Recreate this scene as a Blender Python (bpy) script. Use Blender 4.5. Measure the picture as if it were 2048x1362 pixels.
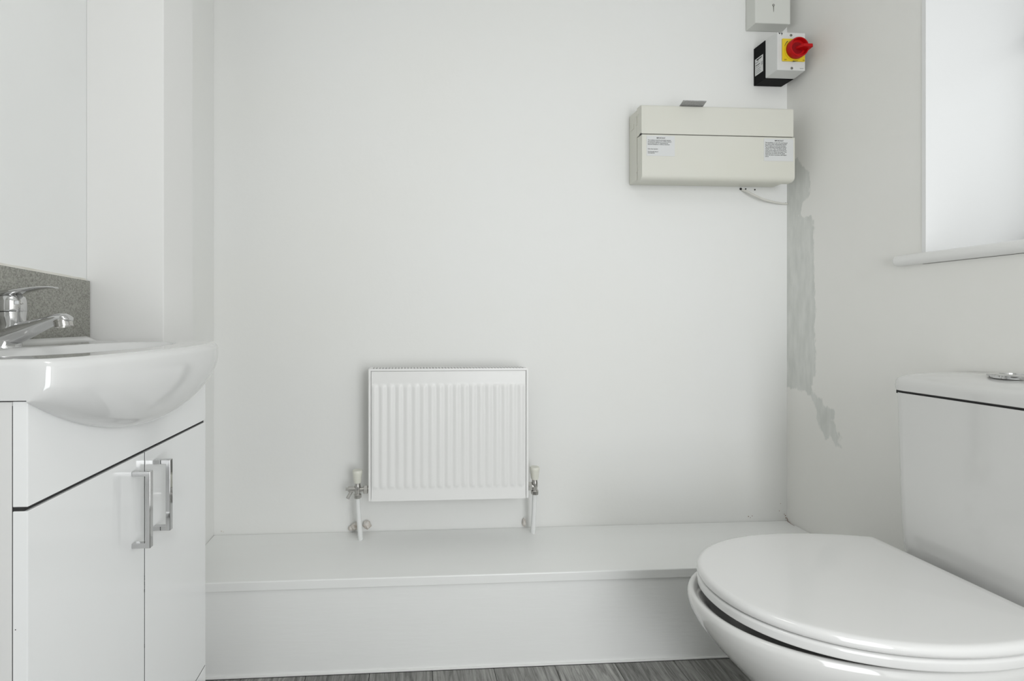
import bpy, bmesh, math, random
from math import sin, cos, pi, sqrt, radians
from mathutils import Vector, Matrix, noise
random.seed(4)
for o in list(bpy.data.objects): bpy.data.objects.remove(o)
COL = bpy.context.scene.collection
SC = bpy.context.scene

# ------------------------------------------------------------------ camera, world, lights, exposure
EYE = 0.957
cam_data = bpy.data.cameras.new('camera')
cam_data.sensor_width = 36.0
cam_data.lens = 910 / 2048 * 36
cam_data.shift_x = 0.0776
cam_data.shift_y = -0.0200
cam_data.clip_start = 0.02
camera = bpy.data.objects.new('camera', cam_data)
COL.objects.link(camera)
camera.location = (0, 0, EYE)
camera.rotation_euler = (pi / 2, 0, -math.atan(0.055))
SC.camera = camera

world = bpy.data.worlds.new('daylight'); SC.world = world
world.use_nodes = True
bg = world.node_tree.nodes['Background']
bg.inputs[0].default_value = (0.92, 0.96, 1.0, 1)
bg.inputs[1].default_value = 0.3

def area(name, loc, rot, size, size_y, power, color=(1, 1, 1)):
    l = bpy.data.lights.new(name, 'AREA'); l.shape = 'RECTANGLE'
    l.size = size; l.size_y = size_y; l.energy = power; l.color = color
    o = bpy.data.objects.new(name, l); COL.objects.link(o)
    o.location = loc; o.rotation_euler = rot
    return o
CEILING_FILL = area('ceiling_fill_lamp', (-0.05, 0.15, 2.27), (0, 0, 0), 0.45, 0.45, 2.0, (1.0, 0.985, 0.95))  # unseen overhead lamp, added as fill light
DOOR_FILL = area('doorway_fill', (0.84, -1.02, 1.05), (radians(90), 0, 0), 0.80, 1.9, 22.5, (0.97, 0.985, 1.0))  # unseen fill light behind the camera, added to brighten the room
WINDOW_GLOW = 0.40
SC.view_settings.view_transform = 'Standard'
SC.view_settings.look = 'None'
SC.view_settings.gamma = 1
SC.view_settings.use_curve_mapping = False
SC.view_settings.exposure = 0.06

# ------------------------------------------------------------------ materials
def mat(name, color, rough=0.5, metal=0.0, coat=0.0, spec=0.5, bump=0.0, bscale=60.0, vary=0.0, vscale=3.0,
        vcolor=None, emit=None, stretch=(1, 1, 1)):
    m = bpy.data.materials.new(name); m.use_nodes = True
    nt = m.node_tree; b = nt.nodes['Principled BSDF']
    b.inputs['Base Color'].default_value = (*color, 1)
    b.inputs['Roughness'].default_value = rough
    b.inputs['Metallic'].default_value = metal
    b.inputs['Coat Weight'].default_value = coat
    b.inputs['Coat Roughness'].default_value = 0.05
    b.inputs['Specular IOR Level'].default_value = spec
    tc = nt.nodes.new('ShaderNodeTexCoord')
    mp = nt.nodes.new('ShaderNodeMapping'); mp.inputs['Scale'].default_value = stretch
    nt.links.new(tc.outputs['Object'], mp.inputs['Vector'])
    n = nt.nodes.new('ShaderNodeTexNoise'); n.inputs['Scale'].default_value = vscale
    n.inputs['Detail'].default_value = 6
    nt.links.new(mp.outputs[0], n.inputs['Vector'])
    mix = nt.nodes.new('ShaderNodeMix'); mix.data_type = 'RGBA'; mix.name = 'vary'
    mix.inputs['A'].default_value = (*color, 1)
    vc = vcolor or tuple(c * 0.9 for c in color)
    mix.inputs['B'].default_value = (*vc, 1)
    mr = nt.nodes.new('ShaderNodeMapRange')
    mr.inputs['From Min'].default_value = 0.4; mr.inputs['From Max'].default_value = 0.75
    mr.inputs['To Max'].default_value = vary
    nt.links.new(n.outputs['Fac'], mr.inputs['Value'])
    nt.links.new(mr.outputs[0], mix.inputs['Factor'])
    nt.links.new(mix.outputs['Result'], b.inputs['Base Color'])
    if bump:
        n2 = nt.nodes.new('ShaderNodeTexNoise'); n2.inputs['Scale'].default_value = bscale
        n2.inputs['Detail'].default_value = 4
        nt.links.new(mp.outputs[0], n2.inputs['Vector'])
        bp = nt.nodes.new('ShaderNodeBump'); bp.inputs['Strength'].default_value = bump
        bp.inputs['Distance'].default_value = 0.002
        nt.links.new(n2.outputs['Fac'], bp.inputs['Height'])
        nt.links.new(bp.outputs[0], b.inputs['Normal'])
    if emit:
        b.inputs['Emission Color'].default_value = (*emit[0], 1)
        b.inputs['Emission Strength'].default_value = emit[1]
    return m

WALL = (0.845, 0.85, 0.832)
M_wall = mat('wall_paint', WALL, 0.55, bump=0.25, bscale=45, vary=0.6, vscale=2.2, vcolor=(0.835, 0.835, 0.80), spec=0.3)
M_left = mat('left_wall_paint', (0.86, 0.87, 0.86), 0.55, bump=0.2, bscale=45, vary=0.3, vscale=3, spec=0.3)
M_gloss = mat('gloss_white_paint', (0.90, 0.91, 0.895), 0.32, bump=0.18, bscale=14, vary=0.25, vscale=3, stretch=(1, 8, 8), vcolor=(0.87, 0.87, 0.855))
M_ceiling = mat('ceiling_paint', (0.88, 0.88, 0.87), 0.8)
M_reveal = mat('window_reveal_paint', (0.84, 0.845, 0.84), 0.35)
M_trim = mat('satin_trim_paint', (0.85, 0.85, 0.835), 0.4)
M_cab = mat('gloss_cabinet_laminate', (0.93, 0.94, 0.94), 0.07, coat=0.6)
M_cabside = mat('cabinet_side_laminate', (0.80, 0.80, 0.79), 0.3)
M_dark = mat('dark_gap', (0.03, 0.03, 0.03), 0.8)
M_ceramic = mat('white_ceramic', (0.78, 0.785, 0.78), 0.08, coat=0.8)
M_toilet = mat('toilet_ceramic', (0.75, 0.75, 0.735), 0.08, coat=0.8)
M_lid = mat('toilet_seat_plastic', (0.81, 0.81, 0.80), 0.10, coat=0.7)
M_chrome = mat('chrome', (0.60, 0.60, 0.60), 0.06, metal=1.0)
M_brushed = mat('nickel_fitting', (0.55, 0.54, 0.52), 0.22, metal=1.0)
M_tile = mat('grey_stone_tile', (0.35, 0.35, 0.315), 0.4, bump=0.35, bscale=240, vary=1.0, vscale=330, vcolor=(0.15, 0.15, 0.13))
M_caulk = mat('caulk', (0.74, 0.73, 0.68), 0.5, vary=0.8, vscale=20, vcolor=(0.60, 0.58, 0.50))
M_rad = mat('radiator_enamel', (0.86, 0.86, 0.845), 0.33)
M_cap = mat('cream_plastic', (0.76, 0.76, 0.68), 0.4)
M_pipe = mat('painted_pipe', (0.82, 0.83, 0.82), 0.35, bump=0.3, bscale=90)
M_clip = mat('chipped_pipe_collar', (0.75, 0.72, 0.68), 0.7, bump=0.8, bscale=150, vary=1.0, vscale=90, vcolor=(0.42, 0.34, 0.27))
M_cu = mat('cream_enamelled_steel', (0.725, 0.722, 0.655), 0.45, vary=0.4, vscale=6, vcolor=(0.71, 0.705, 0.61))
M_box = mat('pale_grey_plastic', (0.70, 0.71, 0.67), 0.4)
M_cover = mat('light_grey_plastic', (0.70, 0.71, 0.695), 0.35)
M_black = mat('black_plastic', (0.004, 0.0045, 0.005), 0.6, spec=0.12)
M_yellow = mat('yellow_plastic', (0.80, 0.60, 0.02), 0.4)
M_red = mat('red_plastic', (0.50, 0.004, 0.006), 0.45, spec=0.25)
M_ink = mat('black_ink', (0.03, 0.03, 0.03), 0.7)
M_greyink = mat('grey_ink', (0.22, 0.22, 0.24), 0.7)
M_paper = mat('white_sticker', (0.71, 0.72, 0.715), 0.5)
M_card = mat('grey_printed_card', (0.36, 0.36, 0.36), 0.5, vary=0.7, vscale=180, vcolor=(0.55, 0.55, 0.55))
M_screw = mat('screw_metal', (0.25, 0.25, 0.22), 0.4, metal=0.7)
M_cable = mat('white_cable', (0.72, 0.71, 0.66), 0.5)
M_pane = mat('frosted_pane', (0.8, 0.8, 0.8), 0.5, emit=((0.93, 0.98, 1.0), WINDOW_GLOW))
M_pane_top = mat('frosted_upper_pane', (0.8, 0.8, 0.8), 0.5, emit=((0.93, 0.98, 1.0), WINDOW_GLOW * 0.5))
M_fill_lamp = mat('fill_lamp_diffuser', (0.8, 0.8, 0.8), 0.5, emit=((1.0, 0.985, 0.95), 1.2))
M_carpet = mat('subfloor', (0.12, 0.12, 0.12), 0.8)

# floor planks: grained grey laminate, random tone per plank
def plank_mat():
    m = bpy.data.materials.new('grey_wood_plank'); m.use_nodes = True
    nt = m.node_tree; b = nt.nodes['Principled BSDF']; b.inputs['Roughness'].default_value = 0.42
    tc = nt.nodes.new('ShaderNodeTexCoord'); oi = nt.nodes.new('ShaderNodeObjectInfo')
    mul = nt.nodes.new('ShaderNodeVectorMath'); mul.operation = 'SCALE'; mul.inputs['Scale'].default_value = 7.0
    comb = nt.nodes.new('ShaderNodeCombineXYZ')
    nt.links.new(oi.outputs['Random'], comb.inputs[0]); nt.links.new(oi.outputs['Random'], comb.inputs[1])
    nt.links.new(comb.outputs[0], mul.inputs[0])
    add = nt.nodes.new('ShaderNodeVectorMath')
    nt.links.new(tc.outputs['Object'], add.inputs[0]); nt.links.new(mul.outputs[0], add.inputs[1])
    mp = nt.nodes.new('ShaderNodeMapping'); mp.inputs['Scale'].default_value = (34, 2.6, 1)
    nt.links.new(add.outputs[0], mp.inputs[0])
    n = nt.nodes.new('ShaderNodeTexNoise'); n.inputs['Scale'].default_value = 2.6; n.inputs['Detail'].default_value = 9
    n.inputs['Roughness'].default_value = 0.72; n.inputs['Distortion'].default_value = 0.8
    nt.links.new(mp.outputs[0], n.inputs['Vector'])
    cr = nt.nodes.new('ShaderNodeValToRGB')
    cr.color_ramp.elements[0].position = 0.32; cr.color_ramp.elements[0].color = (0.075, 0.074, 0.068, 1)
    cr.color_ramp.elements[1].position = 0.68; cr.color_ramp.elements[1].color = (0.42, 0.42, 0.40, 1)
    nt.links.new(n.outputs['Fac'], cr.inputs[0])
    hv = nt.nodes.new('ShaderNodeHueSaturation')
    mr = nt.nodes.new('ShaderNodeMapRange'); mr.inputs['To Min'].default_value = 0.72; mr.inputs['To Max'].default_value = 1.25
    nt.links.new(oi.outputs['Random'], mr.inputs[0]); nt.links.new(mr.outputs[0], hv.inputs['Value'])
    nt.links.new(cr.outputs[0], hv.inputs['Color']); nt.links.new(hv.outputs[0], b.inputs['Base Color'])
    bp = nt.nodes.new('ShaderNodeBump'); bp.inputs['Strength'].default_value = 0.3; bp.inputs['Distance'].default_value = 0.001
    nt.links.new(n.outputs['Fac'], bp.inputs['Height']); nt.links.new(bp.outputs[0], b.inputs['Normal'])
    return m
M_plank = plank_mat()

# right wall: paint with a dull repaired strip (attribute 'repair' holds the signed distance to its outline)
def repair_wall_mat():
    m = mat('right_wall_paint', (0.885, 0.88, 0.85), 0.5, bump=0.3, bscale=30, vary=0.5, vscale=2.5, vcolor=(0.84, 0.838, 0.795), stretch=(1, 1, 1), spec=0.3)
    nt = m.node_tree; b = nt.nodes['Principled BSDF']; base = nt.nodes['vary']
    at = nt.nodes.new('ShaderNodeAttribute'); at.attribute_name = 'repair'
    tc = nt.nodes.new('ShaderNodeTexCoord')
    n = nt.nodes.new('ShaderNodeTexNoise'); n.inputs['Scale'].default_value = 75; n.inputs['Detail'].default_value = 5
    mp = nt.nodes.new('ShaderNodeMapping'); mp.inputs['Scale'].default_value = (1, 1, 0.45)
    nt.links.new(tc.outputs['Object'], mp.inputs[0]); nt.links.new(mp.outputs[0], n.inputs['Vector'])
    sub = nt.nodes.new('ShaderNodeMath'); sub.operation = 'SUBTRACT'; sub.inputs[1].default_value = 0.5
    nt.links.new(n.outputs['Fac'], sub.inputs[0])
    mu = nt.nodes.new('ShaderNodeMath'); mu.operation = 'MULTIPLY_ADD'; mu.inputs[1].default_value = 0.034
    nt.links.new(sub.outputs[0], mu.inputs[0]); nt.links.new(at.outputs['Fac'], mu.inputs[2])
    mr = nt.nodes.new('ShaderNodeMapRange'); mr.inputs['From Min'].default_value = -0.0025; mr.inputs['From Max'].default_value = 0.003
    nt.links.new(mu.outputs[0], mr.inputs['Value'])
    n3 = nt.nodes.new('ShaderNodeTexNoise'); n3.inputs['Scale'].default_value = 26; n3.inputs['Detail'].default_value = 6
    mp3 = nt.nodes.new('ShaderNodeMapping'); mp3.inputs['Scale'].default_value = (1, 2.2, 0.5)
    nt.links.new(tc.outputs['Object'], mp3.inputs[0]); nt.links.new(mp3.outputs[0], n3.inputs['Vector'])
    cr = nt.nodes.new('ShaderNodeValToRGB')
    cr.color_ramp.elements[0].position = 0.3; cr.color_ramp.elements[0].color = (0.66, 0.675, 0.645, 1)
    cr.color_ramp.elements[1].position = 0.7; cr.color_ramp.elements[1].color = (0.77, 0.78, 0.75, 1)
    nt.links.new(n3.outputs['Fac'], cr.inputs[0])
    mx = nt.nodes.new('ShaderNodeMix'); mx.data_type = 'RGBA'
    nt.links.new(mr.outputs[0], mx.inputs['Factor']); nt.links.new(base.outputs['Result'], mx.inputs['A'])
    nt.links.new(cr.outputs[0], mx.inputs['B']); nt.links.new(mx.outputs['Result'], b.inputs['Base Color'])
    return m
M_right = repair_wall_mat()

# ------------------------------------------------------------------ helpers
def thing(name, label, cat, loc=(0, 0, 0), group=None):
    o = bpy.data.objects.new(name, None); COL.objects.link(o); o.location = loc
    o.empty_display_size = 0.05
    o['label'] = label; o['category'] = cat
    if group: o['group'] = group
    return o

def origin(p):
    v = Vector((0, 0, 0))
    while p is not None:
        v += p.location; p = p.parent
    return v

def finish(name, me, m, parent=None, smooth=35, bevel=0.0, seg=2, label=None, kind=None, subsurf=0):
    """mesh given in room coordinates -> object, child of parent"""
    o = bpy.data.objects.new(name, me); COL.objects.link(o)
    if parent is not None:
        off = origin(parent)
        me.transform(Matrix.Translation(-off)); o.parent = parent
    me.materials.append(m)
    if smooth:
        me.shade_smooth(); me.set_sharp_from_angle(angle=radians(smooth))
    if bevel:
        md = o.modifiers.new('bevel', 'BEVEL'); md.width = bevel; md.segments = seg; md.limit_method = 'ANGLE'
        md.angle_limit = radians(40); md.harden_normals = False
    if subsurf:
        md = o.modifiers.new('subsurf', 'SUBSURF'); md.levels = subsurf; md.render_levels = subsurf
    if label: o['label'] = label
    if kind: o['kind'] = kind
    return o

def mesh_of(verts, faces, name='mesh'):
    me = bpy.data.meshes.new(name); me.from_pydata([tuple(v) for v in verts], [], faces)
    bm = bmesh.new(); bm.from_mesh(me); bmesh.ops.recalc_face_normals(bm, faces=bm.faces); bm.to_mesh(me); bm.free()
    return me

class Builder:
    def __init__(self): self.v = []; self.f = []
    def box(self, x0, x1, y0, y1, z0, z1):
        b = len(self.v)
        self.v += [(x0, y0, z0), (x1, y0, z0), (x1, y1, z0), (x0, y1, z0), (x0, y0, z1), (x1, y0, z1), (x1, y1, z1), (x0, y1, z1)]
        self.f += [tuple(b + i for i in q) for q in ((0, 3, 2, 1), (4, 5, 6, 7), (0, 1, 5, 4), (1, 2, 6, 5), (2, 3, 7, 6), (3, 0, 4, 7))]
        return self
    def loft(self, rings, cap=True, closed=True):
        b = len(self.v); n = len(rings[0])
        for r in rings: self.v += [tuple(p) for p in r]
        for i in range(len(rings) - 1):
            for j in range(n if closed else n - 1):
                k = (j + 1) % n
                self.f.append((b + i * n + j, b + i * n + k, b + (i + 1) * n + k, b + (i + 1) * n + j))
        if cap:
            self.f.append(tuple(b + j for j in range(n))[::-1])
            self.f.append(tuple(b + (len(rings) - 1) * n + j for j in range(n)))
        return self
    def prism(self, pts, axis, a0, a1):
        """extrude a 2D outline along an axis ('x': pts=(y,z), 'y': (x,z), 'z': (x,y))"""
        def mk(p, a): return {'x': (a, p[0], p[1]), 'y': (p[0], a, p[1]), 'z': (p[0], p[1], a)}[axis]
        return self.loft([[mk(p, a0) for p in pts], [mk(p, a1) for p in pts]])
    def tube(self, path, radii, n=20, flat=None, up=Vector((0, 1, 0))):
        """sweep; radii = float, list of floats or list of (r_side, r_up); side axis follows 'up' (a fixed direction)"""
        path = [Vector(p) for p in path]; rings = []
        for i, p in enumerate(path):
            t = (path[min(i + 1, len(path) - 1)] - path[max(i - 1, 0)]).normalized()
            s = up - t * up.dot(t)
            if s.length < 1e-4: s = Vector((1, 0, 0)) - t * t.x
            s.normalize(); u = t.cross(s)
            r = radii if isinstance(radii, (int, float)) else radii[i]
            rs, ru = (r, r) if isinstance(r, (int, float)) else r
            rings.append([p + s * rs * cos(2 * pi * k / n) + u * ru * sin(2 * pi * k / n) for k in range(n)])
        return self.loft(rings)
    def lathe(self, c, axis, prof, n=32):
        """prof = [(radius, along)] around an axis through c"""
        c = Vector(c); a = Vector(axis).normalized()
        s = a.orthogonal().normalized(); u = a.cross(s)
        return self.loft([[c + a * h + (s * cos(2 * pi * k / n) + u * sin(2 * pi * k / n)) * max(r, 1e-5) for k in range(n)] for r, h in prof])
    def put(self, name, m, parent=None, **kw):
        return finish(name, mesh_of(self.v, self.f, name), m, parent, **kw)

def struct(o):
    o['kind'] = 'structure'; return o

def text(name, body, size, loc, m, parent, rot=(pi / 2, 0, 0), align='LEFT', spacing=1.0, wide=1.0, bold=0.0):
    cu = bpy.data.curves.new(name, 'FONT'); cu.body = body; cu.size = size; cu.align_x = align
    cu.space_line = spacing; cu.extrude = 0.00005; cu.offset = bold
    t = bpy.data.objects.new(name, cu); COL.objects.link(t)
    bpy.context.view_layer.update()
    me = bpy.data.meshes.new_from_object(t.evaluated_get(bpy.context.evaluated_depsgraph_get()))
    bpy.data.objects.remove(t)
    M = Matrix.Translation(Vector(loc)) @ (Matrix.Rotation(rot[2], 4, 'Z') @ Matrix.Rotation(rot[1], 4, 'Y') @ Matrix.Rotation(rot[0], 4, 'X')) @ Matrix.Diagonal((wide, 1, 1, 1))
    me.transform(M); me.materials.clear()
    return finish(name, me, m, parent, smooth=0)

# ------------------------------------------------------------------ room shell
XL, XR, YB, YF, ZC = -0.745, 1.320, 1.515, -1.10, 2.35
ALC = -0.628           # left side of the alcove above the ledge
PY = 1.245             # front plane of the pillar beside the alcove
NY = 1.100             # front plane of the nib beside the basin

floor = struct(Builder().box(XL - .1, XR + .1, YF - .1, YB + .1, -0.08, -0.004).put('floor', M_carpet, smooth=0))
W_ = 0.170
k = 0
x = 0.237 - W_ * 6
proto = {}
while x < XR:
    x0, x1 = max(x, XL), min(x + W_, XR)
    if x1 - x0 > 0.01:
        y = YF - 0.9 + (k * 0.47) % 1.2
        while y < 1.24:
            y0, y1 = max(y, YF), min(y + 1.2, 1.24)
            if y1 - y0 > 0.02:
                Builder().box(x0 + .0006, x1 - .0006, y0 + .0006, y1 - .0006, -0.004, 0.0).put('plank', M_plank, floor, smooth=0, bevel=0.0009, seg=1)
            y += 1.2
    x += W_; k += 1

struct(Builder().box(XL - .1, XR + .1, YF - .1, YB + .1, ZC, ZC + .1).put('ceiling', M_ceiling, smooth=0))
struct(Builder().box(XL - .1, XR + .1, YB, YB + .1, 0, ZC).put('wall_back', M_wall, smooth=0))
struct(Builder().box(XL - .1, XL, YF, YB, 0, ZC).put('wall_left', M_left, smooth=0))
# nib next to the basin, and the boxed pillar at the left of the alcove with its edge board
struct(Builder().box(XL, -0.5713, NY, PY + .001, 0, ZC).put('wall_nib', M_trim, smooth=0, bevel=0.0015))
pillar = struct(Builder().box(XL, ALC, PY, YB, 0, ZC).put('wall_pillar', M_wall, smooth=0, bevel=0.003))

# front wall (behind the camera) with an unseen open doorway added for the fill light
fw = struct(Builder().box(XL - .1, 0.39, YF - .1, YF, 0, ZC).box(1.29, XR + .1, YF - .1, YF, 0, ZC).box(0.39, 1.29, YF - .1, YF, 2.03, ZC).put('wall_front', M_wall, smooth=0))
struct(Builder().box(0.33, 0.39, YF, YF + .015, 0, 2.09).box(1.29, 1.315, YF, YF + .015, 0, 2.09).box(0.39, 1.29, YF, YF + .015, 2.03, 2.09).put('added_doorway_trim', M_trim, smooth=0, bevel=0.003))

# right wall: thick masonry with the window opening; the corner strip is finely gridded to carry the repair outline
WY0, WY1, WZ0, WZ1, TH = -0.35, 1.097, 1.130, 2.02, 0.36
GY0, GY1, GZ0, GZ1 = 1.27, YB, 0.50, 1.52
rw = Builder()
rw.box(XR, XR + TH, WY1, GY0, 0, ZC); rw.box(XR, XR + TH, YF, WY0, 0, ZC)
rw.box(XR, XR + TH, WY0, WY1, 0, WZ0 - .03); rw.box(XR, XR + TH, WY0, WY1, WZ1, ZC)
rw.box(XR, XR + TH, GY0, YB + .1, 0, GZ0); rw.box(XR, XR + TH, GY0, YB + .1, GZ1, ZC)
rw.box(XR + .002, XR + TH, GY0, YB + .1, GZ0, GZ1)
ny, nz = 60, 240
b0 = len(rw.v)
for i in range(nz + 1):
    for j in range(ny + 1):
        rw.v.append((XR, GY0 + (GY1 - GY0) * j / ny, GZ0 + (GZ1 - GZ0) * i / nz))
for i in range(nz):
    for j in range(ny):
        a = b0 + i * (ny + 1) + j
        rw.f.append((a, a + ny + 1, a + ny + 2, a + 1))
me = bpy.data.meshes.new('wall_right'); me.from_pydata(rw.v, [], rw.f)
# outline of the dull strip, (Y, Z) on the wall
OUT = [(1.53, 1.50), (1.475, 1.505), (1.455, 1.47), (1.425, 1.445), (1.425, 1.37), (1.455, 1.345), (1.462, 1.305), (1.420, 1.295),
       (1.412, 1.28), (1.407, 1.10), (1.405, 0.95), (1.404, 0.80), (1.418, 0.74), (1.408, 0.715), (1.385, 0.705), (1.373, 0.685), (1.345, 0.680),
       (1.336, 0.67), (1.345, 0.645), (1.335, 0.625), (1.322, 0.600), (1.318, 0.57), (1.328, 0.560), (1.342, 0.580), (1.350, 0.592), (1.364, 0.580), (1.385, 0.600),
       (1.398, 0.635), (1.400, 0.665), (1.412, 0.690), (1.432, 0.715), (1.470, 0.722), (1.53, 0.728)]
def sdist(y, z):
    inside = False; dm = 9.0; n = len(OUT)
    for i in range(n):
        (y0, z0), (y1, z1) = OUT[i], OUT[(i + 1) % n]
        if (z0 > z) != (z1 > z) and y < (y1 - y0) * (z - z0) / (z1 - z0) + y0: inside = not inside
        dy, dz = y1 - y0, z1 - z0
        t = max(0, min(1, ((y - y0) * dy + (z - z0) * dz) / (dy * dy + dz * dz)))
        dm = min(dm, (y0 + t * dy - y) ** 2 + (z0 + t * dz - z) ** 2)
    return sqrt(dm) * (1 if inside else -1)
at = me.attributes.new('repair', 'FLOAT', 'POINT')
vals = [-1.0] * len(rw.v)
for i in range(b0, len(rw.v)): vals[i] = sdist(rw.v[i][1], rw.v[i][2])
at.data.foreach_set('value', vals)
wr = struct(finish('wall_right', me, M_right, smooth=0))

# window in the right wall
win = bpy.data.objects.new('window_1', None); COL.objects.link(win); win.location = (XR, (WY0 + WY1) / 2, WZ0); win['kind'] = 'structure'
rv = Builder()
rv.box(XR + .001, XR + TH, WY1 - .006, WY1 + .002, WZ0, WZ1)     # far plaster reveal with its crisp bead
rv.box(XR - .001, XR + .004, WY1 - .008, WY1 + .001, WZ0, WZ1)
rv.box(XR + .001, XR + TH, WY0 - .002, WY0 + .006, WZ0, WZ1)
rv.box(XR + .001, XR + TH, WY0, WY1, WZ1 - .006, WZ1 + .002)
rv.put('window_reveal', M_reveal, win, smooth=0)
# sill board: rounded nose with horns past the opening
prof = []
for a in range(9):
    t = -pi / 2 + pi * a / 8
    prof.append((XR - .018 - cos(t) * .0145 + .0145, WZ0 - .0145 + sin(t) * .0145))
sl = Builder().prism([(XR + .001, WZ0 - .029)] + prof + [(XR + .001, WZ0)], 'y', WY0 - .045, WY1 + .058)
sl.box(XR, XR + TH - .05, WY0 + .0, WY1, WZ0 - .029, WZ0)
sl.put('window_sill', M_trim, win, smooth=40, bevel=0.002)
fx = XR + .30
fr = Builder()
for (ya, yb, za, zb) in ((WY0, WY1, WZ0, WZ0 + .06), (WY0, WY1, WZ1 - .06, WZ1), (WY0, WY0 + .06, WZ0, WZ1), (WY1 - .06, WY1, WZ0, WZ1), (WY0, WY1, 1.66, 1.71), (0.34, 0.40, WZ0, WZ1)):
    fr.box(fx, fx + .05, ya, yb, za, zb)
fr.put('window_frame', M_trim, win, smooth=0, bevel=0.004)
for ya, yb in ((WY0 + .04, 0.36), (0.38, WY1 - .04)):
    Builder().box(fx + .02, fx + .026, ya, yb, WZ0 + .04, 1.68).put('pane', M_pane, win, smooth=0)
    Builder().box(fx + .02, fx + .026, ya, yb, 1.69, WZ1 - .04).put('pane', M_pane_top, win, smooth=0)

# ------------------------------------------------------------------ ledge (boxed-in pipes) along the back wall
LT, LF = 0.2585, 1.2445
led = thing('boxed_ledge', 'long low white painted boxed ledge running along the back wall under the radiator', 'ledge', (0.35, 1.38, 0))
Builder().prism([(ALC + .0005, PY + .0015), (-0.5708, PY + .0015), (-0.5708, LF - .006), (XR - .0005, LF - .006), (XR - .0005, YB - .0005), (ALC + .0005, YB - .0005)], 'z', LT - .026, LT).put('top_board', M_gloss, led, smooth=0, bevel=0.0025)
Builder().box(-0.5708, XR - .0005, LF, LF + .012, 0, LT - .026).put('front_board', M_gloss, led, smooth=0)
# nose board below the top edge, standing slightly proud
cb = Builder()
pts = [(XL, 0)]
cb.box(-0.5713, XR, LF - .0045, LF, 0, .0045)
cb.put('caulk_bead', M_trim, led, smooth=0, bevel=0.001)

M_rust = mat('rusty_speck', (0.30, 0.20, 0.15), 0.8)
for sx, sz, sr in ((1.180, 0.276, .0016), (1.1935, 0.2775, .0013), (1.1870, 0.272, .0011), (1.292, 0.293, .0012), (1.2965, 0.318, .0010), (1.3140, 0.276, .0018), (1.3160, 0.268, .0020), (1.3100, 0.281, .0012), (-0.604, 0.270, .0022), (-0.598, 0.268, .0014)):
    Builder().lathe((sx, YB - .0004, sz), (0, -1, 0), [(sr, -.0004), (sr, .0003), (sr * .5, .0005)], n=7).put('speck', M_rust if sx > 0 else M_clip, bpy.data.objects['wall_back'], smooth=0)
Builder().tube([(1.3192, 1.5140, 0.268), (1.3160, 1.507, LT + .0006), (1.3120, 1.490, LT + .0003), (1.3110, 1.474, LT + .0003)], [.0007, .0010, .0008, .0004], n=6).put('crack', M_rust, led, smooth=0)
# ------------------------------------------------------------------ radiator
rx0, rx1, rz0, rz1 = -0.122, 0.384, 0.389, 0.8050
ryf, ryb = 1.425, 1.478
rad = thing('radiator', 'small white ribbed panel radiator on the back wall above the ledge', 'radiator', ((rx0 + rx1) / 2, 1.45, 0.39))
fp = Builder()
nx, nz = 320, 56
px0, px1 = rx0 + .0092, rx1 - .0092
pz0, pz1 = rz0 + .002, 0.7965
ribs = [(-0.1035 + i * 0.02572) for i in range(19)]
def relief(x, z):
    x = (x - ribs[0]) / 0.02572
    if x < -0.5 or x > 18.5: return 0
    w = 0.5 + 0.5 * cos(2 * pi * (x - round(x)))
    e = min(max((z - 0.427) / 0.012, 0), 1) * min(max((0.758 - z) / 0.012, 0), 1)
    e = e * e * (3 - 2 * e)
    return 0.0042 * (w ** 0.8) * e
b0 = 0
for i in range(nz + 1):
    t = i / nz
    if t < .25: z = pz0 + (t / .25) * 0.055
    elif t > .75: z = pz1 - ((1 - t) / .25) * 0.055
    else: z = pz0 + .055 + (t - .25) / .5 * (pz1 - pz0 - .11)
    for j in range(nx + 1):
        xx = px0 + (px1 - px0) * j / nx
        fp.v.append((xx, ryf + 0.0062 - relief(xx, z) - 0.0055 + .001, z))
for i in range(nz):
    for j in range(nx):
        a = i * (nx + 1) + j
        fp.f.append((a, a + 1, a + nx + 2, a + nx + 1))
me = bpy.data.meshes.new('front_panel'); me.from_pydata(fp.v, [], fp.f)
fpo = finish('front_panel', me, M_rad, rad, smooth=80)
Builder().box(px0, px1, ryf + .0085, ryf + .016, pz0, pz1).put('water_panel', M_rad, rad, smooth=0)
# pressed frame round the panel: side casings, top lip
for xa, xb in ((rx0, rx0 + .008), (rx1 - .008, rx1)):
    Builder().box(xa, xb, ryf - .001, ryb, rz0 + .003, rz1 - .001).put('side_casing', M_rad, rad, smooth=0, bevel=0.0025)
tg = Builder()
tg.box(rx0 + .004, rx1 - .004, ryf - .0005, ryf + .0025, rz1 - .0072, rz1)
tg.box(rx0 + .004, rx1 - .004, ryb - .004, ryb, rz1 - .006, rz1)
rows = [ryf + .0025, ryf + .026, ryf + .038, ryb - .004]
for a in range(1, 3): tg.box(rx0 + .004, rx1 - .004, rows[a] - .0015, rows[a] + .0015, rz1 - .0014, rz1 - .0008)
nb = 49
for i in range(nb + 1):
    xx = rx0 + .010 + (rx1 - rx0 - .020) * i / nb
    tg.box(xx - .0018, xx + .0018, ryf + .002, ryb - .002, rz1 - .0014, rz1 - .0009)
tg.put('top_grille', M_rad, rad, smooth=0)
Builder().box(rx0 + .008, rx1 - .008, ryf + .016, ryb - .004, rz0 + .02, rz1 - .0015).put('grille_shade_core', M_dark, rad, smooth=0)  # dark block painting the shade inside the grille slots
Builder().box(rx0 + .008, rx1 - .008, ryb - .0035, ryb - .001, rz0, rz1 - .006).put('back_panel', M_rad, rad, smooth=0)
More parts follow.
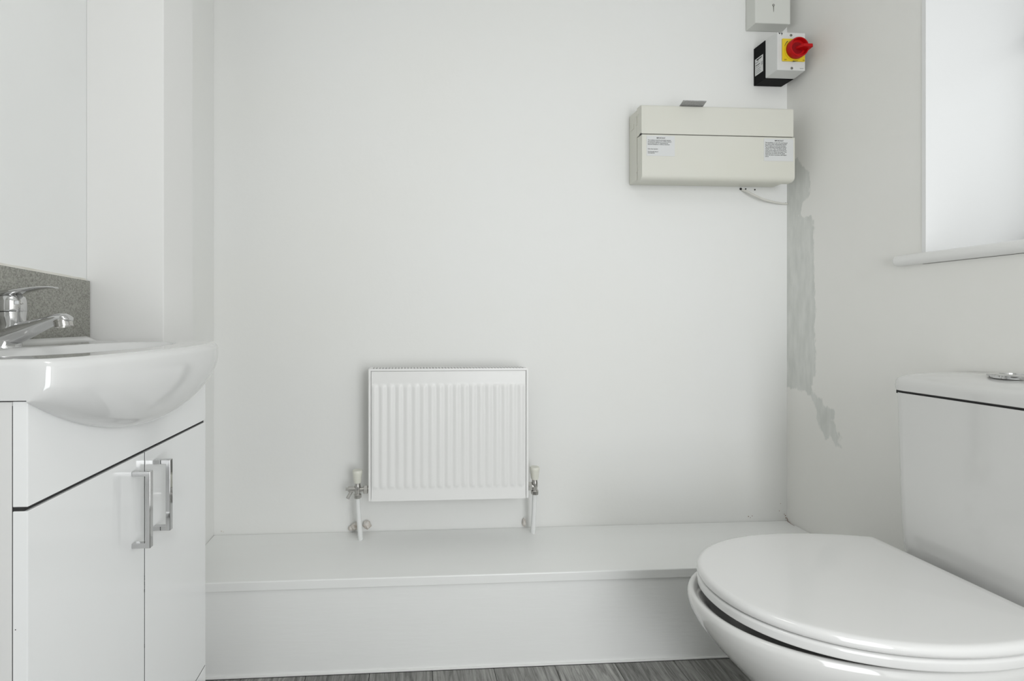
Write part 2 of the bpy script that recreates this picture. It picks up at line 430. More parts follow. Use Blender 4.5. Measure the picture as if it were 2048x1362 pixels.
for xx in (rx0 + .09, rx1 - .09):
    Builder().box(xx - .015, xx + .015, ryb - .002, YB, rz0 + .05, rz1 - .05).put('wall_bracket', M_rad, rad, smooth=0)

VZ = 0.420
def valve(cx, side, drain):
    """side -1: left end, +1: right end"""
    vy = 1.452
    xe = rx0 if side < 0 else rx1
    v = Builder()
    # elbow body, spindle neck
    v.lathe((cx, vy, VZ), (0, 0, 1), [(.0075, -.024), (.0085, -.020), (.0085, -.004), (.0098, 0), (.0098, .012), (.0085, .018), (.0085, .024)])
    v.tube([(cx, vy, VZ), ((cx + xe) / 2, vy, VZ), (xe, vy, VZ)], .0078)
    body = v.put('valve', M_brushed, rad, smooth=40)
    n = Builder()
    n.lathe((xe + side * .0105, vy, VZ), (side, 0, 0), [(.0125, -.0075), (.0145, -.0055), (.0145, .0045), (.0125, .0065)], n=6)
    n.put('union_nut', M_brushed, body, smooth=20)
    n = Builder()
    n.lathe((cx, vy, VZ - .0185), (0, 0, 1), [(.0105, -.008), (.0125, -.006), (.0125, .004), (.0105, .006)], n=8)
    n.put('compression_nut', M_brushed, body, smooth=20)
    c = Builder()
    c.lathe((cx, vy, VZ + .022), (0, 0, 1), [(.0105, 0), (.0118, .004), (.0142, .024), (.0158, .031), (.0158, .037), (.014, .040), (0, .041)])
    c.put('valve_cap', M_cap, body, smooth=35, label='cream plastic cap')
    if drain:
        d = Builder()
        d.tube([(cx, vy, VZ + .001), (cx - .026, vy, VZ + .002), (cx - .030, vy, VZ + .002)], [.0085, .0085, .0078])
        d.tube([(cx - .030, vy, VZ + .002), (cx - .037, vy, VZ + .002)], .0045, n=6)
        d.tube([(cx - .018, vy, VZ - .002), (cx - .031, vy - .004, VZ - .026)], [.0052, .0058])
        d.put('drain_cock', M_brushed, body, smooth=40)
valve(-0.158, -1, True); valve(0.411, 1, False)
for (xa, ya, xb, yb) in ((-0.158, 1.452, -0.149, 1.458), (0.411, 1.452, 0.411, 1.474)):
    Builder().tube([(xa, ya, VZ - .02), (xa + (xb - xa) * .5, (ya + yb) / 2, VZ - .1), (xb, yb, LT + .0003)], [.0078, .0076, .0082]).put('pipe', M_pipe, rad, smooth=40)
# lumpy painted collars round the pipe feet
def lump(cx, cy, cz, rx, ry, rz, parent, name, m, sd):
    bm = bmesh.new(); bmesh.ops.create_icosphere(bm, subdivisions=3, radius=1)
    for v in bm.verts:
        q = 1 + .35 * noise.noise(v.co * 2.2 + Vector((sd, 0, 0)))
        v.co = Vector((cx + v.co.x * rx * q, cy + v.co.y * ry * q, cz + v.co.z * rz * q))
    me = bpy.data.meshes.new(name); bm.to_mesh(me); bm.free()
    return finish(name, me, m, parent, smooth=60)
lump(-0.170, 1.505, 0.280, .014, .012, .012, rad, 'pipe_collar', M_clip, 1)
lump(-0.133, 1.506, 0.283, .013, .010, .013, rad, 'pipe_collar', M_clip, 5)
lump(0.391, 1.508, 0.278, .006, .008, .013, rad, 'pipe_collar', M_clip, 9)
lump(-0.184, 1.507, 0.2725, .010, .006, .008, rad, 'pipe_collar', M_clip, 13)

# ------------------------------------------------------------------ consumer unit
cx0, cx1 = 0.7556, 1.2704
cyf = 1.432; cz0, cz1 = 1.412, 1.655
cu = thing('consumer_unit', 'wide cream metal fuse box on the back wall beside the right corner', 'fuse box', ((cx0 + cx1) / 2, YB, cz0))
Builder().box(cx0, cx1 - .002, cyf + .0297, YB, cz0 + .006, cz1 - .004).put('back_box', M_cu, cu, smooth=0, bevel=0.003)
split = 1.5585
# upper fixed cover and lower hinged door, both curving back at the free edge
def cprof(z0, z1, y0, bulge_low, r=0.006):
    pts = []
    if bulge_low:
        for a in range(7):
            t = a / 6 * pi / 2
            pts.append((y0 + .016 - .016 * sin(t), z0 + .016 - .016 * cos(t)))
    else:
        pts.append((y0, z0))
    if not bulge_low:
        for a in range(5):
            t = a / 4 * pi / 2
            pts.append((y0 + .008 - .008 * cos(t), z1 - .008 + .008 * sin(t)))
    else:
        pts.append((y0, z1))
    pts += [(y0 + .03, z1), (y0 + .03, z0)]
    return pts
Builder().prism(cprof(split + .002, cz1, cyf, False), 'x', cx0, cx1).put('upper_cover', M_cu, cu, smooth=35, bevel=0.001)
dr = Builder().prism(cprof(cz0, split - .002, cyf - .004, True), 'x', cx0 - .0005, cx1 + .0015).put('door', M_cu, cu, smooth=35, bevel=0.0012)
Builder().box(cx0 + .002, cx1 - .001, cyf + .004, cyf + .02, split - .003, split + .003).put('door_seam', M_dark, cu, smooth=0)
# door stickers and their print
yl = cyf - .0045
def lab(x0, x1, z0, z1): return Builder().box(x0, x1, yl - .0002, yl + .0008, z0, z1)
L1 = lab(0.770, 0.8635, 1.487, 1.552).put('sticker', M_paper, dr, smooth=0, label='small printed IMPORTANT notice')
L2 = lab(1.165, 1.2655, 1.478, 1.551).put('sticker', M_paper, dr, smooth=0, label='small printed IMPORTANT notice')
ty = yl - .0003
def lines(parent, x, z, rows, size, step, width):
    for i, r in enumerate(rows):
        if r: text('lettering', r, size, (x, ty, z - i * step), M_ink, parent, wide=width, bold=0.00006)
text('lettering', 'IMPORTANT', 0.0058, (0.8175, ty, 1.5430), M_ink, dr, align='CENTER', wide=0.9, bold=0.0001)
lines(dr, 0.774, 1.5362, ['This installation should be periodically inspected',
                          'and tested and a report on its condition obtained',
                          'as prescribed in BS 7671 Requirements for',
                          'Electrical Installations or statutory instrument'], 0.0047, 0.0046, 0.83)
lines(dr, 0.774, 1.5078, ['Date of last inspection', '', 'Recommended date of', 'next inspection'], 0.0046, 0.0043, 0.8)
text('lettering', 'IMPORTANT', 0.0060, (1.2165, ty, 1.5425), M_ink, dr, align='CENTER', wide=0.9, bold=0.0001)
lines(dr, 1.1690, 1.5362, ['This installation, or part of it, is protected',
                          'by a device which automatically switches',
                          'off the supply if an earth fault develops.',
                          'Test six-monthly by pressing the button',
                          "marked 'T' or 'Test'. The device should",
                          'switch off the supply and should then be',
                          'switched on to restore the supply. If the',
                          'device does not switch off the supply',
                          'when the button is pressed, seek expert',
                          'advice.'], 0.0052, 0.0050, 0.86)
# knock-outs and catches on the left end of the box
ko = Builder()
for (ya, yb, za, zb) in ((1.482, 1.500, 1.596, 1.612), (1.462, 1.466, 1.600, 1.630), (1.455, 1.458, 1.606, 1.634), (1.458, 1.463, 1.444, 1.470), (1.452, 1.455, 1.446, 1.474)):
    Builder().box(cx0 - .0012, cx0 + .001, ya, yb, za, zb).put('side_catch', M_cu, cu, smooth=0)
Builder().lathe((cx0 + .001, cyf + .004, split + .001), (0, 1, 0), [(.0038, -.003), (.0038, .004)], n=10).put('hinge_pin', M_dark, cu, smooth=0)

# printed card lying on the top of the fuse box, sticking out over its front
card = Builder()
z = cz1 + .001
card.prism([(0.880, 1.408), (0.957, 1.408), (0.972, 1.460), (0.893, 1.460)], 'z', z, z + .0022)
card.v = [(x, y, zz + (1.440 - y) * 0.05) for x, y, zz in card.v]
co = card.put('printed_card', M_card, None, smooth=0)
co['label'] = 'small grey printed card poking out over the top edge of the cream fuse box'; co['category'] = 'card'

# loose cable and drilled holes under the fuse box
cb = Builder().tube([(1.155, 1.512, 1.407), (1.166, 1.500, 1.397), (1.190, 1.498, 1.384), (1.222, 1.501, 1.372), (1.255, 1.505, 1.366), (1.298, 1.511, 1.361), (1.318, 1.513, 1.361)], .0034, n=10).put('cable', M_cable, None, smooth=60)
cb['label'] = 'thin white cable drooping into the corner under the cream fuse box'; cb['category'] = 'cable'
for i, (hx, hz, hr) in enumerate(((1.152, 1.411, .0042), (1.170, 1.411, .0026), (1.203, 1.409, .0026), (1.315, 1.3625, .0034))):
    h = Builder().lathe((hx, YB - .0006, hz), (0, -1, 0), [(hr, -.0006), (hr, .0004), (hr * .6, .0005)], n=12).put('drilled_hole', M_dark, bpy.data.objects['wall_back'], smooth=0)

# ------------------------------------------------------------------ rotary isolator
ix0, ix1 = 1.1987, 1.2975
iz0, iz1 = 1.768, 1.897
iso = thing('rotary_isolator', 'black and grey isolator switch with red rotary knob on a yellow plate, in the corner', 'switch', ((ix0 + ix1) / 2, YB, iz0))
Builder().box(ix0, ix1 + .002, 1.4635, YB, iz0, iz1).put('base', M_black, iso, smooth=0, bevel=0.002, label='black plastic base')
def rect(x0, x1, z0, z1, y): return [(x0, y, z0), (x1, y, z0), (x1, y, z1), (x0, y, z1)]
cv = Builder().loft([rect(ix0 + .0005, ix1 + .0012, iz0 + .0005, iz1 - .0005, 1.4635), rect(ix0 + .0005, ix1 + .0012, iz0 + .0005, iz1 - .0005, 1.452),
                     rect(ix0 + .003, ix1 - .0005, iz0 + .003, iz1 - .003, 1.4168)]).put('cover', M_cover, iso, smooth=0, bevel=0.0015)
fy = 1.4168
Builder().box(1.2165, 1.2930, fy - .004, fy, 1.7990, 1.8720).put('yellow_plate', M_yellow, iso, smooth=0, bevel=0.0015, label='square yellow plate')
kc = (1.2560, fy - .004, 1.8345)
ring = Builder().lathe(kc, (0, -1, 0), [(.034, 0), (.034, .0025), (.0335, .003)], n=48).put('dial_ring', M_yellow, iso, smooth=40)
Builder().lathe(kc, (0, -1, 0), [(.030, .003), (.0318, .006), (.0318, .019), (.0305, .0212), (.0280, .0215), (.0270, .0200), (.0262, .0120), (.001, .0115)], n=56).put('rotary_knob', M_red, iso, smooth=40, label='round red knob')
knob = bpy.data.objects['rotary_knob']
Builder().lathe((kc[0], kc[1] - .0112, kc[2]), (0, -1, 0), [(.0262, -.001), (.0262, .0006), (.001, .0008)], n=48).put('shaded_dial_face', mat('shaded_red_plastic', (0.26, 0.002, 0.006), 0.5, spec=0.2), knob, smooth=30, label='recessed red face with its shade painted darker')  # darker red disc: shade of the knob recess put into its colour
# raised grip that runs from the centre of the knob out past its rim, to the right
g = Builder()
gx0, gx1 = kc[0] - .004, kc[0] + .0385
ys0, ys1 = kc[1] - .0115, kc[1] - .030
zc_ = kc[2] + .0005
g.loft([[(gx0 - .002, ys0, zc_ - .004), (gx0 - .002, ys0, zc_ + .004), (gx0 - .001, ys0 - .002, zc_ + .003), (gx0 - .001, ys0 - .002, zc_ - .003)],
        [(gx0 + .010, ys0, zc_ - .0068), (gx0 + .010, ys0, zc_ + .0068), (gx0 + .010, ys1, zc_ + .0042), (gx0 + .010, ys1, zc_ - .0042)],
        [(gx1 - .004, ys0 + .002, zc_ - .0078), (gx1 - .004, ys0 + .002, zc_ + .0078), (gx1 - .004, ys1, zc_ + .0048), (gx1 - .004, ys1, zc_ - .0048)],
        [(gx1, ys0 + .003, zc_ - .0068), (gx1, ys0 + .003, zc_ + .0068), (gx1, ys1 + .003, zc_ + .0042), (gx1, ys1 + .003, zc_ - .0042)]])
g.put('grip', M_red, knob, smooth=20, bevel=0.001)
for sx, sz in ((1.2480, 1.8850), (1.2505, 1.7775)):
    s_ = Builder().lathe((sx, fy, sz), (0, -1, 0), [(.0042, -.002), (.0042, .0008), (.0030, .0014)], n=18).put('screw', M_screw, iso, smooth=30)
    Builder().box(sx - .0032, sx + .0032, fy - .0018, fy - .0012, sz - .0006, sz + .0006).put('slot', M_dark, s_, smooth=0)
# dial markings: arcs, OFF at the lower left, ON at the right
pl = bpy.data.objects['yellow_plate']
def arc(r0, r1, a0, a1, y):
    bb = Builder(); n = 12; rings = []
    for i in range(n + 1):
        a = a0 + (a1 - a0) * i / n
        t = i / n; ra = r0; rb = r0 + (r1 - r0) * (0.25 + 0.75 * t)
        rings.append([(kc[0] + ra * cos(a), y, kc[2] + ra * sin(a)), (kc[0] + rb * cos(a), y, kc[2] + rb * sin(a)),
                      (kc[0] + rb * cos(a), y + .0003, kc[2] + rb * sin(a)), (kc[0] + ra * cos(a), y + .0003, kc[2] + ra * sin(a))])
    return bb.loft(rings)
arc(.0350, .0375, radians(160), radians(128), fy - .0042).put('dial_mark', M_ink, pl, smooth=0)
arc(.0350, .0375, radians(-70), radians(-98), fy - .0042).put('dial_mark', M_ink, pl, smooth=0)
text('lettering', 'OFF', 0.0050, (1.2210, fy - .0043, 1.8010), M_ink, pl, wide=1.0)
text('lettering', 'ON', 0.0045, (1.2840, fy - .0043, 1.8010), M_ink, pl, wide=1.0)
# dark mark at the top left of the cover and faint print at the lower right
tr = Builder()
for (xa, xb, sl_) in ((1.2050, 1.2120, 0), (1.2128, 1.2200, 0)):
    tr.prism([(xa, 1.8920), (xb, 1.8920), (xa + .0048, 1.8868)], 'y', fy - .0004, fy + .0002)
tr.prism([(1.2165, 1.8885), (1.2188, 1.8885), (1.2168, 1.8845), (1.2152, 1.8845)], 'y', fy - .0004, fy + .0002)
tr.put('emblem', M_ink, cv, smooth=0)
Builder().box(1.2785, 1.2905, fy - .0003, fy + .0003, 1.7768, 1.7790).put('faint_print', mat('faded_ink', (0.42, 0.42, 0.41), 0.6), cv, smooth=0)
# rating label on the black left side
ls = Builder().box(ix0 - .0006, ix0 + .0005, 1.4725, 1.5075, 1.798, 1.855).put('rating_label', M_paper, iso, smooth=0, label='white rating label')
def side_bar(y0, y1, z0, z1, m=M_greyink): Builder().box(ix0 - .0009, ix0 - .0005, y0, y1, z0, z1).put('print_line', m, ls, smooth=0)
Builder().prism([(1.476, 1.8515), (1.503, 1.8515), (1.498, 1.8475), (1.494, 1.8450), (1.490, 1.8480), (1.484, 1.8470), (1.478, 1.8485)], 'x', ix0 - .0009, ix0 - .0005).put('print_line', M_ink, ls, smooth=0)
side_bar(1.492, 1.505, 1.8400, 1.8418); side_bar(1.486, 1.504, 1.8300, 1.8325, M_ink); side_bar(1.474, 1.4755, 1.822, 1.834); side_bar(1.478, 1.4795, 1.822, 1.834)
side_bar(1.488, 1.504, 1.8235, 1.8250); side_bar(1.482, 1.504, 1.8160, 1.8172); side_bar(1.484, 1.504, 1.8100, 1.8112); side_bar(1.480, 1.504, 1.8040, 1.8052)

# ------------------------------------------------------------------ grey switch enclosure above the isolator
bx0, bx1, bz0, bz1 = 1.1698, 1.3000, 1.9575, 2.085
enc = thing('switch_enclosure', 'square pale grey enclosure with a key slot mounted above the red isolator knob', 'box', ((bx0 + bx1) / 2, YB, bz0))
Builder().loft([rect(bx0, bx1, bz0, bz1, YB), rect(bx0, bx1, bz0, bz1, 1.508), rect(bx0 + .003, bx1 - .003, bz0 + .003, bz1 - .003, 1.4741)]).put('housing', M_box, enc, smooth=0, bevel=0.0025, seg=3)
kb = Builder().lathe((1.2365, 1.4741, 2.0225), (0, -1, 0), [(.0042, -.001), (.0042, .0006), (.0022, .0008)], n=16)
kb.put('key_slot', M_screw, enc, smooth=0)
Builder().prism([(1.2350, 2.0185), (1.2382, 2.0185), (1.2378, 2.0020), (1.2366, 1.9985)], 'y', 1.4737, 1.4744).put('slot_mark', M_screw, enc, smooth=0)
Builder().lathe((1.2365, 1.4733, 2.0225), (0, -1, 0), [(.0017, 0), (.0017, .0003)], n=10).put('slot_mark', M_paper, enc, smooth=0)

# ------------------------------------------------------------------ vanity cabinet
vy0, vy1, vxf = 0.593, 1.0925, -0.472
gapz = 0.7215; dbz = 0.1495
vc = thing('vanity_cabinet', 'white gloss two-door vanity cabinet under the basin at the left wall', 'cabinet', (XL + .13, (vy0 + vy1) / 2, 0))
ca = Builder()
ca.box(XL + .003, vxf - .0190, vy0, vy0 + .016, 0.0, .855).box(XL + .003, vxf - .020, vy1 - .016, vy1, 0.0, .855)
ca.box(XL + .003, XL + .009, vy0, vy1, .1, .80).box(XL + .003, vxf - .020, vy0, vy1, dbz - .004, dbz + .012)
ca.put('carcass', M_cabside, vc, smooth=0, bevel=0.0006)
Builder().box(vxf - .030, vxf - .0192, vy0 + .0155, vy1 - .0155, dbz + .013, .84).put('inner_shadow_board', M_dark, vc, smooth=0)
Builder().box(vxf - .018, vxf, vy0, vy1, gapz + .0026, .8555).put('fascia', M_cab, vc, smooth=0, bevel=0.001)
mid = 0.8462
doors = []
for ya, yb in ((vy0, mid - .0012), (mid + .0012, vy1)):
    doors.append(Builder().box(vxf - .018, vxf, ya, yb, dbz + .0018, gapz - .0026).put('door', M_cab, vc, smooth=0, bevel=0.001))
Builder().box(vxf - .018, vxf, vy0, vy1, 0.0, dbz - .001).put('plinth', M_cab, vc, smooth=0, bevel=0.001)
Builder().box(vxf - .0178, vxf - .0045, vy0 + .0008, vy1 - .0008, gapz - .0024, gapz + .0024).put('gap_shade_strip', M_dark, vc, smooth=0)  # dark strips here and below paint the shade inside the cabinet gaps
Builder().box(vxf - .0178, vxf - .0007, mid - .00115, mid + .00115, dbz + .002, gapz - .003).put('gap_shade_strip', M_dark, vc, smooth=0)
Builder().box(vxf - .0178, vxf - .0007, vy0 + .001, vy1 - .001, dbz - .0008, dbz + .0016).put('gap_shade_strip', M_dark, vc, smooth=0)
Builder().box(vxf - .0189, vxf - .0181, vy0 + .0006, vy1 - .0010, 0.002, .85).put('gap_shade_strip', M_dark, vc, smooth=0)
# square-section chrome pulls
def pull(yc, d, z0=0.565, z1=0.697):
    h = Builder(); t = .0085; w = .0095; xo = vxf + .031
    outer = [(vxf, z0), (xo, z0), (xo, z1), (vxf, z1), (vxf, z1 - t), (xo - t, z1 - t), (xo - t, z0 + t), (vxf, z0 + t)]
    b = len(h.v)
    h.v += [(x, yc - w / 2, z) for x, z in outer] + [(x, yc + w / 2, z) for x, z in outer]
    for q in ((0, 1, 6, 7), (1, 2, 5, 6), (2, 3, 4, 5)):
        h.f.append(tuple(b + i for i in q)); h.f.append(tuple(b + 8 + i for i in q[::-1]))
    for i in range(8):
        k = (i + 1) % 8; h.f.append((b + i, b + k, b + 8 + k, b + 8 + i))
    h.put('handle', M_chrome, d, smooth=20, bevel=0.0009, label='square-section chrome pull handle')
pull(0.811, doors[0]); pull(0.877, doors[1])
# chips in the laminate: edge of near door, foot of side panel
ch = Builder()
for (yy, zz, a, h_) in ((vy0 - .0002, .5715, .0012, .0011),):
    ch.box(vxf - .0150, vxf - .0150 + a, yy, yy + .0004, zz - .0, zz + h_)
ch.v = [(x, y, z - .0) for x, y, z in ch.v]
ch.put('chip', M_dark, doors[0], smooth=0)
rr = random.Random(3)
ch = Builder()
for zz in [.495, .490, .484, .480, .476, .471, .468, .372, .368]:
    a = rr.uniform(.0008, .0018); Builder().box(vxf - .0004, vxf + .0003, mid - .0008 - a, mid - .0004, zz, zz + rr.uniform(.0015, .003)).put('chip', M_dark, doors[0], smooth=0)

# ------------------------------------------------------------------ basin
bas = thing('wash_basin', 'white ceramic bow-fronted wash basin set on the vanity cabinet', 'basin', (-0.60, 0.845, 0.86))
BY0, BY1, BC = 0.590, 1.0965, 0.8435
HW = (BY1 - BY0) / 2
ZT = 0.908
def bulge(Y):
    t = min(1, abs(Y - BC) / HW)
    return 0.068 * (max(0, 1 - t * t)) ** 0.42
def ztop(Y):
    r = .010; d = min(Y - BY0, BY1 - Y)
    return 0 if d >= r else -(r - sqrt(max(0, r * r - (r - d) ** 2)))
def bowl(x, Y):
    u = (x + .565) / .098; v = (Y - BC) / .205
    r2 = abs(u) ** 2.3 + abs(v) ** 2.3
    dep = .088 * max(0, 1 - r2) ** 1.15
    return dep
st = []
N = 72
for i in range(N + 1):
    t = -cos(pi * i / N); st.append(BC + HW * t)
rings = []
for Y in st:
    e = ztop(Y); xo = vxf + .003 + bulge(Y)
    t = abs(Y - BC) / HW
    zb = 0.775 + 0.080 * t * t
    ring = []
    xb = XL + .012
    ring.append((xb, Y, .862))
    up = .0125 * min(1, max(0, (min(Y - BY0, BY1 - Y) - .012) / .02)) ** .5
    ring += [(xb, Y, ZT + up - .003 + e), (xb + .003, Y, ZT + up + e), (xb + .014, Y, ZT + up + e), (xb + .022, Y, ZT + up * .4 + .002 + e), (xb + .030, Y, ZT + .002 + e), (xb + .058, Y, ZT + .002 + e)]
    xs0, xs1 = xb + .068, xo - .018
    for k in range(41):
        xx = xs0 + (xs1 - xs0) * k / 40
        ring.append((xx, Y, ZT + e - bowl(xx, Y)))
    R = .016
    for a in range(1, 8):
        q = a / 7 * pi / 2
        ring.append((xo - R + R * sin(q) - .0, Y, ZT + e - R * .9 * (1 - cos(q))))
    zr = ZT + e - R * .9 - .014
    zr = max(zr, zb + .004)
    ring.append((xo, Y, zr))
    for a in range(1, 15):
        q = a / 14 * pi / 2
        ring.append((vxf + .0006 + (xo - vxf - .0006) * cos(q) ** .85, Y, zr - (zr - zb) * sin(q)))
    ring += [(vxf + .0006, Y, max(zb, .857) if zb > .857 else .857), (vxf - .025, Y, .857), (vxf - .036, Y, .80 if 0.64 < Y < 1.05 else .857),
             (xb + .05, Y, .80 if 0.64 < Y < 1.05 else .857), (xb + .03, Y, .857)]
    rings.append(ring)
Builder().loft(rings).put('bowl', M_ceramic, bas, smooth=50)
Builder().lathe((-.565, BC, ZT - .088), (0, 0, 1), [(.019, -.001), (.021, .001), (.020, .003), (.013, .0035), (.012, .001), (.0, .001)]).put('waste', M_chrome, bas, smooth=40)

# ------------------------------------------------------------------ mixer tap
TY = 0.850
tap = thing('mixer_tap', 'chrome single-lever mixer tap at the back of the basin', 'tap', (-0.712, TY, ZT + .002))
Builder().tube([(-0.722, TY, ZT + .001), (-0.720, TY, ZT + .006), (-0.712, TY, ZT + .022), (-0.704, TY, ZT + .032), (-0.702, TY, ZT + .042), (-0.704, TY, ZT + .054), (-0.705, TY, ZT + .062), (-0.705, TY, ZT + .0635)],
               [(.028, .033), (.027, .031), (.021, .024), (.0185, .0185), (.0185, .0180), (.0212, .0208), (.0225, .0225), (.0215, .0215)], n=36).put('body', M_chrome, tap, smooth=60)
Builder().tube([(-0.712, TY, ZT + .020), (-0.700, TY, ZT + .0235), (-0.680, TY, ZT + .031), (-0.660, TY, ZT + .0385), (-0.640, TY, ZT + .046), (-0.622, TY, ZT + .0525), (-0.612, TY, ZT + .053), (-0.606, TY, ZT + .050), (-0.603, TY, ZT + .047)],
               [(.023, .0200), (.022, .0185), (.0195, .0160), (.0175, .0128), (.0160, .0100), (.0155, .0090), (.0140, .0078), (.011, .006), (.006, .003)], n=32).put('spout', M_chrome, tap, smooth=60)
Builder().lathe((-0.617, TY, ZT + .051), (0.20, 0, -1), [(.0135, 0), (.0148, .003), (.0148, .0045), (.0136, .005), (.0136, .014), (.0118, .0145), (.0112, .010), (.0001, .010)]).put('aerator', M_brushed, tap, smooth=40)
Builder().lathe((-0.705, TY, ZT + .0628), (0, 0, 1), [(.0205, 0), (.0216, .0004), (.0216, .0018), (.0205, .002)], n=40).put('seal_ring', M_dark, tap, smooth=40)
cp = Builder().lathe((-0.705, TY, ZT + .0645), (0, 0, 1), [(.0222, 0), (.0226, .001), (.0222, .018), (.0205, .025), (.015, .0295), (.006, .031), (.0001, .0315)], n=40).put('cap', M_chrome, tap, smooth=50)
Builder().lathe((-0.705 + .0222, TY - .004, ZT + .078), (1, 0, 0), [(.0022, -.001), (.0022, .0005), (.0014, .0006), (.0013, -.0006)], n=16).put('plug', M_brushed, cp, smooth=0)
Builder().tube([(-0.735, TY, ZT + .0800), (-0.728, TY, ZT + .0880), (-0.712, TY, ZT + .0955), (-0.694, TY, ZT + .0990), (-0.676, TY, ZT + .1030), (-0.655, TY, ZT + .1065), (-0.638, TY, ZT + .1075), (-0.628, TY, ZT + .1068)],
               [(.012, .003), (.018, .0055), (.0205, .0065), (.018, .0058), (.0135, .0042), (.0115, .0028), (.0105, .0020), (.007, .0012)], n=28).put('lever', M_chrome, tap, smooth=60)

# ------------------------------------------------------------------ splashback
sp = thing('splashback', 'grey stone-effect splashback strip on the left wall behind the tap', 'splashback', (XL, 0.85, 0.92))
Builder().prism([(0.590, ZT + .006), (1.0965, ZT + .006), (1.0965, 1.0470), (0.590, 1.0675)], 'x', XL + .0006, XL + .0105).put('tile', M_tile, sp, smooth=0, bevel=0.0006)
q = Builder(); rings = []
for i in range(41):
    t = i / 40; Y = 0.585 + (1.094 - 0.585) * t; z = 1.0677 - (t * 0.0206)
    w = .0055 + .0018 * noise.noise(Vector((Y * 30, 0, 0))); h = .0042 + .002 * noise.noise(Vector((Y * 24, 5, 0)))
    rings.append([(XL, Y, z - .001), (XL + .0100, Y, z - .0008), (XL + w * .7, Y, z + h * .8), (XL, Y, z + h * 1.5)])
q.loft(rings).put('caulk_bead', M_caulk, sp, smooth=60)

# ------------------------------------------------------------------ toilet
TC = 0.884
toi = thing('toilet', 'white close-coupled toilet with closed lid against the right wall under the window', 'toilet', (0.95, TC, 0))
def dring(tip, back, hw, hb, xc, z, p=2.15, n=72, yc=TC):
    """egg/D outline: curved front half (towards -X), flatter back; returns (x,y,z) ring"""
    out = []
    for k in range(n):
        a = pi * k / (n - 1) - pi / 2        # -90..90 along the front half, from -Y to +Y
        c_, s_ = cos(a), sin(a)
        out.append((xc - (xc - tip) * abs(c_) ** (2 / p), yc + hw * math.copysign(abs(s_) ** (2 / p), s_), z))
    m_ = 18
    for k in range(1, m_):
        t = k / m_
        out.append((xc + (back - xc) * t, yc + hw + (hb - hw) * t * t, z))
    r_ = 8
    for k in range(r_ + 1):
        t = k / r_
        out.append((back, yc + hb - 2 * hb * t, z))
    for k in range(m_ - 1, 0, -1):
        t = k / m_
        out.append((xc + (back - xc) * t, yc - hw - (hb - hw) * t * t, z))
    return out
RIM = 0.3790
pan = [(RIM - .004, .606, 1.17, .184, .150, .93), (RIM, .610, 1.17, .180, .148, .93)]
secs = [(0.0, .800, 1.20, .112, .105, .98), (.015, .798, 1.20, .113, .106, .98), (.05, .806, 1.19, .106, .100, .98), (.10, .790, 1.18, .108, .100, .98),
        (.15, .762, 1.18, .118, .106, .97), (.20, .722, 1.18, .137, .118, .96), (.25, .675, 1.18, .158, .130, .95), (.29, .637, 1.18, .174, .140, .94),
        (.325, .609, 1.18, .186, .147, .935), (.35, .596, 1.18, .1925, .150, .93), (.366, .5925, 1.18, .194, .150, .93), (.3760, .5950, 1.18, .192, .149, .93), (RIM, .600, 1.18, .188, .147, .93),
        (RIM - .001, .605, 1.175, .183, .144, .93), (RIM - .006, .614, 1.165, .176, .138, .93), (RIM - .018, .626, 1.15, .165, .128, .93), (RIM - .035, .636, 1.13, .155, .118, .93), (.28, .66, 1.08, .125, .09, .92), (.22, .74, 1.00, .07, .05, .90)]
Builder().loft([dring(t - .003, b, hw + .001, hb, xc, z, yc=TC + .004) for z, t, b, hw, hb, xc in secs]).put('pan', M_toilet, toi, smooth=50)
Builder().loft([[(1.16, TC - .10, z), (XR - .004, TC - .10, z), (XR - .004, TC + .10, z), (1.16, TC + .10, z)] for z in (0.20, 0.3755)]).put('pan_shelf', M_toilet, toi, smooth=0, bevel=.01, seg=3)
def slab(z0, z1, tip, back, hw, hb, r, top=0.0):
    xc = .93; rs = []
    for a in range(5):
        q = a / 4 * pi / 2; i = r * .6 * (1 - sin(q)); rs.append(dring(tip + i, back - i, hw - i, hb - i, xc, z0 + r * .6 * (1 - cos(q))))
    for a in range(7):
        q = a / 6 * pi / 2; i = r * (1 - cos(q)); rs.append(dring(tip + i, back - i * .4, hw - i, hb - i, xc, z1 - r + r * sin(q)))
    if top:
        for f in (.93, .8, .6, .4, .2, .05):
            rs.append([(0.90 + (x - 0.90) * f, TC + (y - TC) * f, z1 + top * (1 - f * f)) for x, y, z in rs[-1 if f == .93 else 11]])
    return Builder().loft(rs)
slab(.3865, .4065, .612, 1.130, .199, .170, .006).put('seat', M_lid, toi, smooth=50, label='closed white plastic seat ring')
slab(.4085, .4290, .611, 1.135, .2005, .172, .011, .0035).put('lid', M_lid, toi, smooth=50, label='glossy white closed lid')
for k, (bx, by) in enumerate(((.690, .105), (1.02, -.106), (1.05, .12), (1.05, -.12))):
    Builder().lathe((bx, TC + by * 1.2 if k < 2 else TC + by, RIM), (0, 0, 1), [(.006, -.003), (.006, .0077)], n=12).put('seat_buffer', M_lid, toi, smooth=30)
for s_ in (-1, 1):
    Builder().tube([(1.148, TC + s_ * .075 - .02, .405), (1.148, TC + s_ * .075 + .02, .405)], .011, up=Vector((0, 0, 1))).put('hinge', M_chrome, toi, smooth=40)
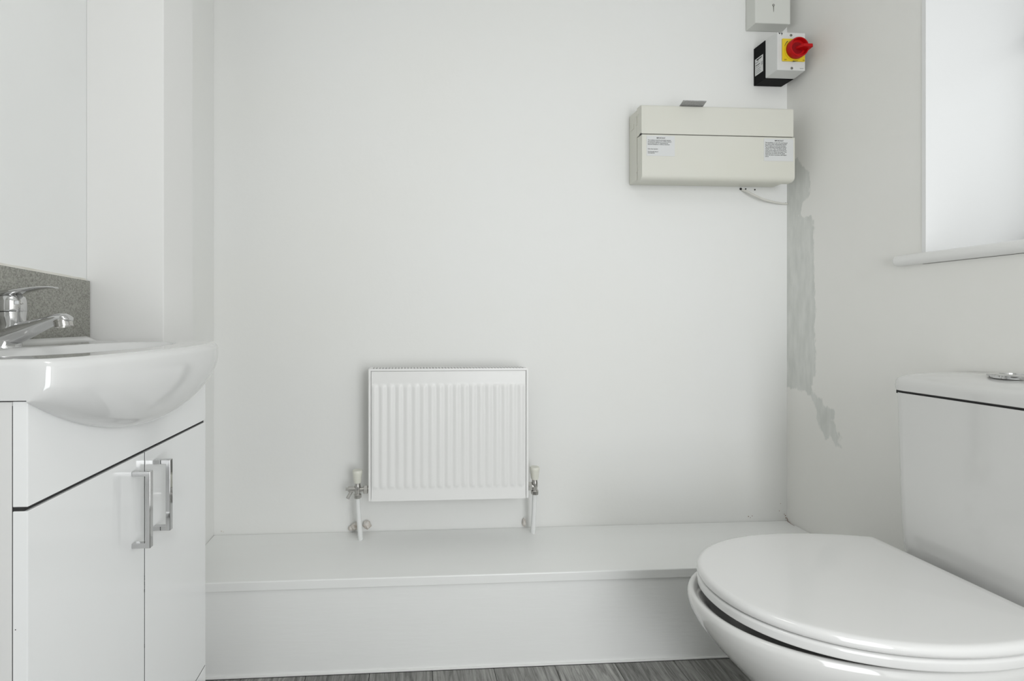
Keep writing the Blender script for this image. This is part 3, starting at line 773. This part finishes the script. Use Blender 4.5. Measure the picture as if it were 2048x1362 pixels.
# cistern: rounded box that narrows downwards
def rrect(x0, x1, hw, r, z, xr=None, n=8):
    """front corners (x0 side) rounded with r"""
    pts = []
    for cx_, cy_, a0 in ((x0 + r, TC + hw - r, pi / 2), (x0 + r, TC - hw + r, pi)):
        for k in range(n + 1):
            a = a0 + pi / 2 * k / n
            pts.append((cx_ + r * cos(a), cy_ + r * sin(a), z))
    pts += [(x1, TC - hw, z), (x1, TC + hw, z)]
    return pts
CX = 1.184; CB = XR - .003
sec = [(.376, .040, .115), (.378, .020, .135), (.386, .009, .146), (.400, .003, .151), (.43, .001, .1535), (.50, .0, .1570), (.60, 0, .1605), (.70, 0, .1635), (.782, 0, .1660)]
Builder().loft([rrect(CX + dx, CB, hw, .022, z) for z, dx, hw in sec]).put('cistern', M_toilet, toi, smooth=50)
Builder().box(CX + .004, CB, TC - .160, TC + .160, .780, .788).put('lid_joint', M_dark, toi, smooth=0)
R_ = []
for z, dx, hw in ((.7865, .0005, .1665), (.788, -.002, .1690), (.800, -.003, .1695), (.810, -.0025, .1690), (.817, .0, .1665), (.822, .005, .162), (.826, .012, .155), (.830, .022, .145), (.834, .040, .125), (.837, .06, .10), (.838, .062, .05)):
    R_.append(rrect(CX + dx, CB, hw, .024, z))
Builder().loft(R_).put('cistern_lid', M_toilet, toi, smooth=50)
fb = Builder().lathe((1.258, TC - .012, .836), (0, 0, 1), [(.036, 0), (.036, .003), (.041, .0035), (.0415, .0065), (.040, .008), (.024, .009), (.0238, .0075), (.0, .0080)], n=48).put('flush_button', M_chrome, toi, smooth=40, label='round chrome dual flush button')

# ------------------------------------------------------------------ ceiling light, unseen above the frame, added to fill the room with light
cl = thing('ceiling_fill_light', 'unseen flat square ceiling light added above the room as fill', 'ceiling light', (-0.05, 0.15, ZC))
Builder().box(-0.3, 0.2, -0.10, 0.40, ZC - .05, ZC).put('housing', M_trim, cl, smooth=0, bevel=0.004)  # housing of the added fill light
Builder().box(-0.285, 0.185, -0.085, 0.385, ZC - .056, ZC - .0495).put('fill_light_diffuser', M_fill_lamp, cl, smooth=0)
